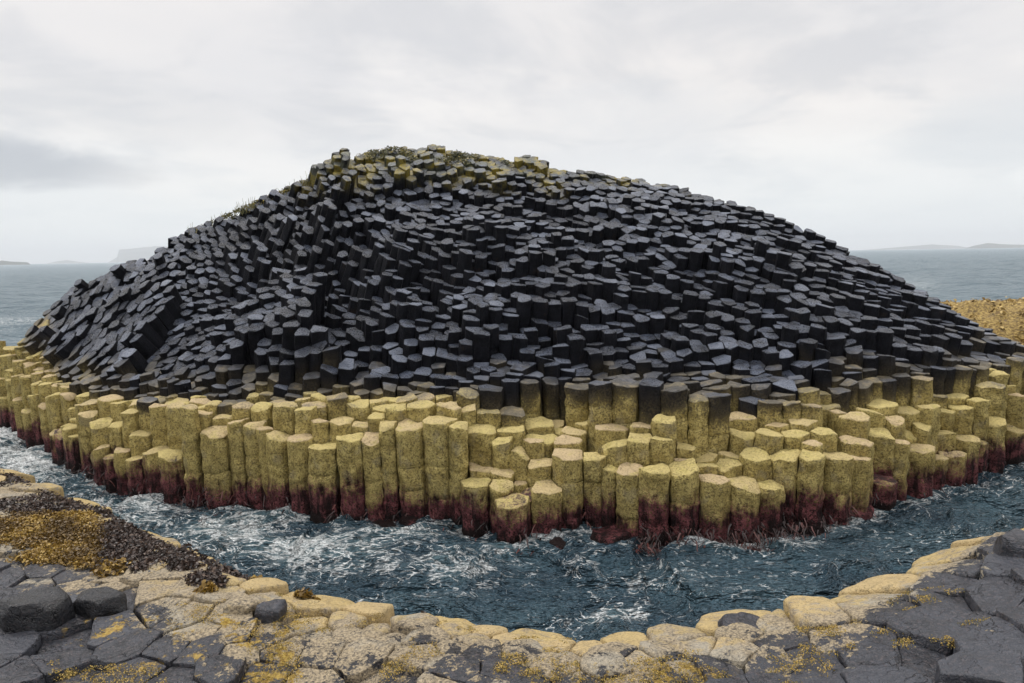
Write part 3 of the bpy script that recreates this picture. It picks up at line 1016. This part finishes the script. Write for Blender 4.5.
clumps = [(101, 515, 10, 0, 'dark seaweed clump nearest the left channel water on the yellow ledge'), (126, 519, 9, 0, 'dark seaweed clump just right of the first along the yellow ledge'),
          (157, 534, 9, 0, 'small dark tuft alone on bare yellow ledge'), (197, 562, 17, 0, 'big dark brown clump on the ledge crest left of the round tan heads'),
          (224, 570, 15, 0, 'dark bushy clump hanging right of the biggest one'), (245, 577, 12, 0, 'flat dark clump on the yellow ledge before the golden one'),
          (262, 584, 10, 1, 'golden round clump on the pale ledge'), (286, 583, 8, 0, 'small dark weed strip at the channel rim'), (315, 596, 9, 1, 'olive tuft alone on the pale ledge rim near the water'),
          (207, 591, 8, 1, 'small golden clump in a joint between tan column heads'), (112, 573, 15, 1, 'golden clump spilling over tan column heads at the carpet edge'),
          (429, 605, 4, 0, 'tiny dark tuft on the rounded head at centre left')]
for px, py, r, g, lab in clumps:
    zz = 1.3
    for _ in range(5):
        X, Y = at_z(px, py, zz); zz = G(X, Y)
    Y = min(Y, edge(X / Y)[0] - .16)
    rr = r / F * math.hypot(Y, CAMZ - zz)
    mb = MB()
    leaves(mb, X, Y, G, rr, int(60 + 14 * r), .06, rr * .9, rd, tonebase=-.1)
    tag(mb.build('seaweed_clump', MAT['wrack_gold' if g else 'wrack_dark'], origin=(X, Y, zz)), lab, 'seaweed', 'seaweed clumps on the near ledge')

# ochre lichen tufts on the near slabs
lm = MB()
for _ in range(2600):
    px = rd.uniform(50, 1000); py = rd.uniform(590, 690)
    m = smooth((px - 55) / 60.) * smooth((345 - px) / 70.) * smooth((py - 596) / 14.)
    m = max(m, .75 * smooth((py - 655) / 12.) * smooth((px - 430) / 40.) * smooth((780 - px) / 90.), .12)
    zz = 1.5
    for _ in range(3):
        X, Y = at_z(px, py, zz); zz = G(X, Y)
    nn = vn(X, Y, 1.6, 31.) + .6 * vn(X, Y, 4.5, 33.)
    if nn < .42 - m * .45 or Y > edge(X / Y)[0] - .22: continue
    leaves(lm, X, Y, lambda x, y: G(x, y) + .012, .05, 26, .013, .018, rd, tonebase=rd.uniform(-.2, .2))
tag(lm.build('ochre_lichen', MAT['lichen']), 'crumbly ochre and green lichen tufts over the near slabs', 'lichen', kind='stuff')

# kelp hanging at the foot of the stack
kp = MB()
for _ in range(15000):
    px = rd.uniform(-20, 1050)
    wgt = .15 + .85 * smooth((px - 600) / 120.) * smooth((930 - px) / 60.) + .25 * smooth((px - 930) / 60.)
    if rd.random() > wgt: continue
    if mnoise.noise(Vector((px * .035, 3.3, 0))) < rd.uniform(-.35, .25): continue
    py0 = float(np.interp(px, [q[0] for q in WL], [q[1] for q in WL]))
    X0, Y0 = at_z(px, py0, 0.)
    off = abs(rd.gauss(0, .28)) - .12
    if 560 < px < 930 and rd.random() < .45: off = rd.uniform(.1, .2 + .7 * max(.1, mnoise.noise(Vector((px * .02, 9.1, 0))) + .5))
    hz = max(.03, .05 + rd.random() ** 2 * .42 - max(0, off) * .7)
    Y = Y0 - off; X = X0 / Y0 * Y
    p = Vector((X, Y + .08, hz))
    L = rd.uniform(.08, .26); w = rd.uniform(.007, .018)
    d = Vector((rd.gauss(0, .6), -abs(rd.gauss(0, .5)) - .1, -.7)).normalized()
    side = Vector((1, rd.uniform(-.5, .5), 0)).normalized()
    pts = []
    q = p.copy()
    for k in range(4):
        pts.append(q.copy())
        q = q + d * L / 3
        if q.z < .03: q.z = .03 + rd.random() * .02; d = Vector((d.x, d.y - .6, .05)).normalized()
        d = (d + Vector((rd.gauss(0, .3), rd.gauss(0, .2), -.15))).normalized()
    V = []; Fc = []
    for k, q in enumerate(pts):
        ww = w * (1 - .2 * k)
        V += [(q - side * ww)[:], (q + side * ww)[:]]
        if k: Fc.append((2 * k - 2, 2 * k - 1, 2 * k + 1, 2 * k))
    kp.add(V, Fc, rd.random(), True)
tag(kp.build('kelp_fringe', MAT['kelp']), 'dark red kelp strands hanging into the water along the foot of the stack', 'kelp', kind='stuff')

# grass blades and tufts on the left crest
gm = MB()
for _ in range(130):
    px = rd.choice([rd.uniform(190, 330), rd.uniform(240, 262), rd.uniform(295, 318)])
    yc, zc = crest((px - 512) / F)
    y = yc + rd.uniform(-.6, .2); x = (px - 512) / F * y
    z = H(x, y) + .1
    h = rd.uniform(.08, .34)
    lean = rd.uniform(-.08, .1)
    gm.add([(x - .008, y, z), (x + .008, y, z), (x + lean + .003, y, z + h), (x + lean - .003, y, z + h)], [(0, 1, 2, 3)], rd.random() * .6 + .3, True)
for _ in range(420):
    px = rd.choice([rd.uniform(345, 550), rd.uniform(360, 470), rd.uniform(360, 540), rd.uniform(200, 340)])
    a = (px - 512) / F
    yc, zc = crest(a)
    y = yc + rd.uniform(-1.6 if px > 345 else -.5, .3); x = a * y
    if vn(x, y, .7, 90.) < -.05: continue
    leaves(gm, x, y, lambda X, Y: H(X, Y) + .10, .16, 16, .07, .10, rd, tonebase=rd.uniform(-.5, .2))
tag(gm.build('sparse_grass', MAT['turf']), 'thin grass and mossy turf along the summit and left crest against the sky', 'grass', kind='stuff')

# ------------------------------------------------------------------ reefs left and right behind the stack
def reef(name, pts, x0, x1, y0, y1, zt, label, seed):
    nx, ny = 90, 60
    V = []; Fc = []
    for i in range(nx + 1):
        for j in range(ny + 1):
            u = i / nx; v = j / ny
            x = x0 + (x1 - x0) * u; y = y0 + (y1 - y0) * v
            e = min(u, 1 - u, .25) * 4 * min(1, min(v, 1 - v) * 3)
            e = smooth(min(1, e * 1.2))
            z = -.6 + (zt + .6) * e
            z += e * (vn(x, y, .35, seed) * .35 + vn(x, y, 1.2, seed) * .35 + vn(x, y, 3.5, seed) * .12)
            V.append((x, y, z))
    for i in range(nx):
        for j in range(ny):
            a = i * (ny + 1) + j
            Fc.append((a, a + ny + 1, a + ny + 2, a + 1))
    mb = MB(); mb.add(V, Fc, .5, True)
    o = mb.build(name, MAT['reef'])
    o['kind'] = 'structure'
    wd = MB()
    r2 = random.Random(seed)
    zf = lambda x, y: V[min(nx, max(0, int(round((x - x0) / (x1 - x0) * nx)))) * (ny + 1) + min(ny, max(0, int(round((y - y0) / (y1 - y0) * ny))))][2]
    for _ in range(1700):
        x = r2.uniform(x0, x1); y = y0 + (y1 - y0) * (r2.random() ** 1.3)
        z = zf(x, y)
        if z < .2: continue
        leaves(wd, x, y, zf, .25, 8, .17, .12, r2, tonebase=r2.uniform(-.2, .75))
    tag(wd.build('reef_seaweed', MAT['wrack_gold2']), label, 'seaweed', kind='stuff')
MAT['wrack_gold2'] = mat_leaf('reef_wrack', [(0.10, 0.055, 0.015), (0.30, 0.19, 0.045), (0.55, 0.40, 0.15)], .6)
reef('reef', None, 16.5, 46, 27, 38, 2.0, 'mustard brown seaweed draped over the reef behind the right wing', 4.)
reef('reef', None, -40, -15.0, 19.6, 27, 2.3, 'yellow-brown seaweed on the low reef at the left edge', 6.)

# ------------------------------------------------------------------ sea
def vnoise(x, y, seed):
    xi = np.floor(x).astype(np.int64); yi = np.floor(y).astype(np.int64)
    xf = x - xi; yf = y - yi
    def h(a, b):
        n = (a * 374761393 + b * 668265263 + seed * 1274126177) & 0x7fffffff
        n = ((n ^ (n >> 13)) * 1274126177) & 0x7fffffff
        return ((n ^ (n >> 16)) & 0xffff) / 65535.0
    u = xf * xf * xf * (xf * (xf * 6 - 15) + 10); v = yf * yf * yf * (yf * (yf * 6 - 15) + 10)
    return (h(xi, yi) * (1 - u) + h(xi + 1, yi) * u) * (1 - v) + (h(xi, yi + 1) * (1 - u) + h(xi + 1, yi + 1) * u) * v

def sea():
    an = np.concatenate([np.linspace(-180, -48, 40, endpoint=False), np.linspace(-48, 48, 760), np.linspace(48, 180, 41)[1:-1]])
    an = np.radians(an)
    rr = [4.0]
    while rr[-1] < 45: rr.append(rr[-1] + max(.045, rr[-1] * .0052))
    while rr[-1] < 12000: rr.append(rr[-1] * 1.018)
    rr = np.array(rr)
    A, RR = np.meshgrid(an, rr)
    X = np.sin(A) * RR; Y = np.cos(A) * RR
    Z = np.zeros_like(X)
    near = np.clip((60 - RR) / 30, 0, 1)
    def ridged(x, y, s, seed): return 1 - np.abs(vnoise(x * s, y * s, seed) * 2 - 1)
    wx = X + (vnoise(X * .7, Y * .7, 1) - .5) * 1.6; wy = Y + (vnoise(X * .7, Y * .7, 2) - .5) * 1.6
    Z += near * ((ridged(wx, wy * 1.4, .55, 3) - .5) * .26 + (ridged(wx, wy * 1.5, 1.3, 4) ** 2 - .35) * .13 + (ridged(wx, wy * 1.4, 3.1, 5) ** 2 - .35) * .028)
    mid = np.clip((RR - 25) / 25, 0, 1) * np.clip((1200 - RR) / 600, 0, 1)
    Z += mid * ((vnoise(X * .11, Y * .25, 6) - .5) * .9 + (vnoise(X * .35, Y * .7, 7) - .5) * .4)
    Z *= 1.0
    # foam density
    Rw = RN.T
    px = Rw[0, 0] * X + Rw[0, 1] * Y + Rw[0, 2] * (-CAMZ)
    py = Rw[1, 0] * X + Rw[1, 1] * Y + Rw[1, 2] * (-CAMZ)
    pz = Rw[2, 0] * X + Rw[2, 1] * Y + Rw[2, 2] * (-CAMZ)
    ok = pz < -.1
    pzz = np.where(ok, pz, -1)
    PX = 512 + F * px / -pzz; PY = 341.5 - F * py / -pzz
    foam = np.full_like(X, .04)
    for (cx, cy, rx, ry, st) in [(20, 450, 100, 34, 1.3), (110, 508, 80, 22, 1.1), (230, 530, 80, 22, .85), (320, 555, 110, 26, .75), (430, 570, 90, 26, .5), (400, 535, 80, 12, .45), (520, 560, 60, 30, .32),
                                 (620, 575, 130, 35, .26), (900, 505, 50, 14, .40), (600, 625, 80, 12, .55), (985, 490, 40, 10, .4), (10, 322, 60, 8, .5), (760, 550, 90, 8, .25), (915, 285, 30, 10, .5), (350, 525, 120, 6, .5)]:
        g = np.exp(-(((PX - cx) / rx) ** 2 + ((PY - cy) / ry) ** 2))
        foam = np.maximum(foam, st * g * 1.15)
    AZ = X / np.maximum(Y, .5)
    dw = np.interp(AZ, WA, WY) - Y
    de = Y - np.interp(AZ, EA, EY)
    lump = vnoise(X * 1.1, Y * 1.1, 31)
    fr_ = np.where(Y > 1, (.35 + .65 * lump) * np.exp(-((dw - .1) / .42) ** 2), 0)
    fe_ = np.where(Y > 1, .55 * lump * np.exp(-((de - .2) / .40) ** 2), 0)
    foam = np.maximum(foam, np.maximum(fr_, fe_))
    foam = np.where(ok, foam, .05)
    foam = np.clip(foam + (Z - .03) * near * .9, 0, 1.2)
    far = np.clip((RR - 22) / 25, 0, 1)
    nr, nc = X.shape
    co = np.stack([X, Y, Z], -1).reshape(-1, 3)
    idx = np.arange(nr * nc).reshape(nr, nc)
    a = idx[:-1]; b = idx[1:]
    f = np.stack([a, np.roll(a, -1, 1), np.roll(b, -1, 1), b], -1).reshape(-1, 4)
    me = bpy.data.meshes.new('sea')
    me.vertices.add(len(co)); me.vertices.foreach_set('co', co.ravel())
    me.loops.add(f.size); me.loops.foreach_set('vertex_index', f.ravel().astype(np.int32))
    me.polygons.add(len(f)); me.polygons.foreach_set('loop_start', np.arange(0, f.size, 4, dtype=np.int32))
    me.polygons.foreach_set('use_smooth', np.ones(len(f), dtype=bool))
    me.update(calc_edges=True)
    me.validate()
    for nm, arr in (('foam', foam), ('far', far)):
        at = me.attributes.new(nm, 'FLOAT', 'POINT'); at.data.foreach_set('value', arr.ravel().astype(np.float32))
    me.materials.append(MAT['sea'])
    o = bpy.data.objects.new('sea', me); COL.objects.link(o); o['kind'] = 'structure'
    if me.polygons[0].normal.z < 0: me.flip_normals()
    print('sea verts', len(co))
sea()

# ------------------------------------------------------------------ far islands
def island(name, pts, dist, mat, thick=500):
    """outline as (x, height px) -> a ridge of real size and depth"""
    bm = bmesh.new()
    rows = []
    nd = 6
    for px, h in pts:
        X, Y = (px - 512) / F * dist, dist
        hz = h / F * dist
        cv = []
        for j in range(nd + 1):
            v = j / nd
            prof = math.sin(math.pi * v) ** .6 if 0 < v < 1 else 0
            w = 1 + .1 * math.sin(px * .7 + j)
            cv.append(bm.verts.new((X * (1 + (v - .5) * thick / dist), Y + (v - .5) * thick, -3 + (hz + 3) * prof * (w if 0 < v < 1 else 1))))
        rows.append(cv)
    for i in range(len(rows) - 1):
        for j in range(nd):
            bm.faces.new((rows[i][j], rows[i + 1][j], rows[i + 1][j + 1], rows[i][j + 1]))
    bmesh.ops.recalc_face_normals(bm, faces=bm.faces[:])
    me = bpy.data.meshes.new(name); bm.to_mesh(me); bm.free(); me.materials.append(mat)
    o = bpy.data.objects.new(name, me); COL.objects.link(o); o['kind'] = 'structure'
hm = mat_hill('far_hill', (0.035, 0.045, 0.04), (0.07, 0.075, 0.06))
island('island', [(-60, 2), (-20, 3), (0, 3), (8, 4), (18, 3), (26, 2.5), (33, 2), (36, 0)], 3200, hm)
island('island', [(52, 0), (62, 2), (72, 3), (84, 1.5), (95, 0)], 8600, hm, 900)
island('island', [(112, 0), (118, 3), (122, 5), (125, 12), (135, 13), (160, 14), (200, 15), (240, 10), (280, 0)], 9200, hm, 900)
island('island', [(860, 0), (885, 1.5), (910, 3.5), (930, 4.2), (955, 3), (970, 0)], 7800, hm, 900)
island('island', [(962, 0), (972, 3.2), (985, 4.6), (1000, 4.0), (1015, 3.), (1040, 2.2), (1080, 2), (1120, 0)], 5200, hm, 700)

# ------------------------------------------------------------------ haze
def haze():
    bm = bmesh.new(); bmesh.ops.create_cube(bm, size=1)
    me = bpy.data.meshes.new('haze'); bm.to_mesh(me); bm.free()
    o = bpy.data.objects.new('haze', me); COL.objects.link(o)
    o.scale = (25000, 25000, 260); o.location = (0, 0, 260 / 2 - 2.2)
    m = bpy.data.materials.new('haze_air'); m.use_nodes = True
    t = m.node_tree; t.nodes.remove(t.nodes['Principled BSDF'])
    v = t.nodes.new('ShaderNodeVolumePrincipled')
    v.inputs['Density'].default_value = .00016
    v.inputs['Color'].default_value = (.93, .96, 1., 1)
    t.links.new(v.outputs[0], t.nodes['Material Output'].inputs['Volume'])
    me.materials.append(m)
    tag(o, 'pale sea haze over the distant water and islands', 'haze', kind='stuff')
HAZE = True
if HAZE: haze()

# ------------------------------------------------------------------ sky
SUN_EL, SUN_AZ = 58., -50.     # azimuth measured from +Y towards +X
w = bpy.data.worlds.new('World'); sc.world = w; w.use_nodes = True
t = w.node_tree; t.nodes.clear()
def wn(typ, **kw):
    x = t.nodes.new(typ)
    for k_, v_ in kw.items(): setattr(x, k_, v_)
    return x
L = t.links.new
out = wn('ShaderNodeOutputWorld'); bg = wn('ShaderNodeBackground'); bg.inputs[1].default_value = 1.0
L(bg.outputs[0], out.inputs[0])
sky = wn('ShaderNodeTexSky', sky_type='NISHITA', sun_disc=False)
sky.sun_elevation = R(SUN_EL); sky.sun_rotation = R(SUN_AZ)
tc = wn('ShaderNodeTexCoord')
sp = wn('ShaderNodeSeparateXYZ'); L(tc.outputs['Generated'], sp.inputs[0])
def wm(op, a, b=0., c=0.):
    x = wn('ShaderNodeMath', operation=op)
    for i, v_ in enumerate((a, b, c)):
        if isinstance(v_, (int, float)): x.inputs[i].default_value = v_
        else: L(v_, x.inputs[i])
    return x.outputs[0]
def wss(v_, lo, hi, a=0., b=1.):
    x = wn('ShaderNodeMapRange', interpolation_type='SMOOTHSTEP'); L(v_, x.inputs[0])
    x.inputs[1].default_value = lo; x.inputs[2].default_value = hi; x.inputs[3].default_value = a; x.inputs[4].default_value = b
    return x.outputs[0]
def wmix(f, a, b, mode='MIX'):
    x = wn('ShaderNodeMix', data_type='RGBA', blend_type=mode)
    if isinstance(f, (int, float)): x.inputs[0].default_value = f
    else: L(f, x.inputs[0])
    for s, v_ in ((x.inputs[6], a), (x.inputs[7], b)):
        if isinstance(v_, tuple): s.default_value = (*v_, 1)
        else: L(v_, s)
    return x.outputs[2]
zc_ = wm('MAXIMUM', sp.outputs[2], 0.0)
den = wm('ADD', zc_, .16)
comb = wn('ShaderNodeCombineXYZ')
L(wm('DIVIDE', sp.outputs[0], den), comb.inputs[0]); L(wm('DIVIDE', sp.outputs[1], den), comb.inputs[1])
def wnoise(vec, s, d=5, r=.55, di=0., off=0.):
    x = wn('ShaderNodeTexNoise'); m = wn('ShaderNodeMapping'); m.inputs['Location'].default_value = (off, off * .6, 0)
    L(vec, m.inputs[0]); L(m.outputs[0], x.inputs['Vector'])
    x.inputs['Scale'].default_value = s; x.inputs['Detail'].default_value = d; x.inputs['Roughness'].default_value = r; x.inputs['Distortion'].default_value = di
    return x.outputs['Fac']
c1 = wnoise(comb.outputs[0], .55, 5, .5, .3, 3.)
c2 = wnoise(comb.outputs[0], 1.5, 6, .55, .4, 8.)
base = wmix(wss(c1, .3, .7), (.80, .78, .77), (.66, .67, .70))
base = wmix(wss(c2, .46, .66, 0, .6), base, (.54, .56, .60))
base = wmix(wss(wnoise(comb.outputs[0], .9, 6, .55, .6, 21.), .50, .70, 0, .7), base, (.86, .845, .83))
# paler, cooler band low over the sea
base = wmix(wss(zc_, .22, .0, 0, .8), base, (.74, .80, .84))
# bank of grey cloud at the left above the horizon
def blob(ax_, el_, rx, rz):
    an_ = wm('ARCTAN2', sp.outputs[0], sp.outputs[1])
    dx = wm('DIVIDE', wm('SUBTRACT', an_, ax_), rx)
    dz = wm('DIVIDE', wm('SUBTRACT', sp.outputs[2], el_), rz)
    q = wm('ADD', wm('MULTIPLY', dx, dx), wm('MULTIPLY', dz, dz))
    q = wm('ADD', q, wm('MULTIPLY', wm('SUBTRACT', c3, .5), 2.6))
    return wss(q, 1.0, -.1)
gen2 = wn('ShaderNodeMapping'); gen2.inputs['Scale'].default_value = (6, 6, 16); L(tc.outputs['Generated'], gen2.inputs[0])
c3 = wnoise(gen2.outputs[0], 1., 6, .6, .5, 2.)
base = wmix(wm('MULTIPLY', blob(-.66, .115, .19, .040), .95), base, (.42, .45, .50))
base = wmix(wm('MULTIPLY', blob(-.50, .19, .26, .05), .35), base, (.56, .58, .61))
base = wmix(wm('MULTIPLY', blob(.22, .20, .22, .05), .30), base, (.58, .62, .67))
base = wmix(wm('MULTIPLY', blob(.60, .14, .16, .05), .40), base, (.58, .63, .68))
base = wmix(wm('MULTIPLY', blob(.68, .075, .07, .02), .7), base, (.88, .90, .91))
base = wmix(wm('MULTIPLY', blob(-.28, .10, .30, .05), .35), base, (.86, .85, .84))
base = wmix(wss(zc_, .42, .85), base, (1.5, 1.5, 1.52))
base = wmix(1., base, (1.26, 1.225, 1.185), 'MULTIPLY')
skyd = wmix(1., sky.outputs[0], (.10, .10, .10), 'MULTIPLY')
fin = wmix(.08, base, skyd)
# below the horizon: sea tone
fin = wmix(wss(sp.outputs[2], -.02, -.08), fin, (.10, .13, .15))
L(fin, bg.inputs[0])

sd_ = bpy.data.lights.new('sun', 'SUN'); sd_.energy = 1.5; sd_.angle = R(14); sd_.color = (1, .96, .90)
so = bpy.data.objects.new('sun', sd_); COL.objects.link(so)
dv = Vector((math.sin(R(SUN_AZ)) * math.cos(R(SUN_EL)), math.cos(R(SUN_AZ)) * math.cos(R(SUN_EL)), math.sin(R(SUN_EL))))
so.rotation_euler = dv.to_track_quat('Z', 'Y').to_euler()
so.location = (-20, 10, 40)

sc.view_settings.view_transform = 'Standard'; sc.view_settings.look = 'None'; sc.view_settings.exposure = 0.0; sc.view_settings.gamma = 1.0
sc.view_settings.use_curve_mapping = False
sc.cycles.max_bounces = 5; sc.cycles.volume_bounces = 1
sc.cycles.use_denoising = True
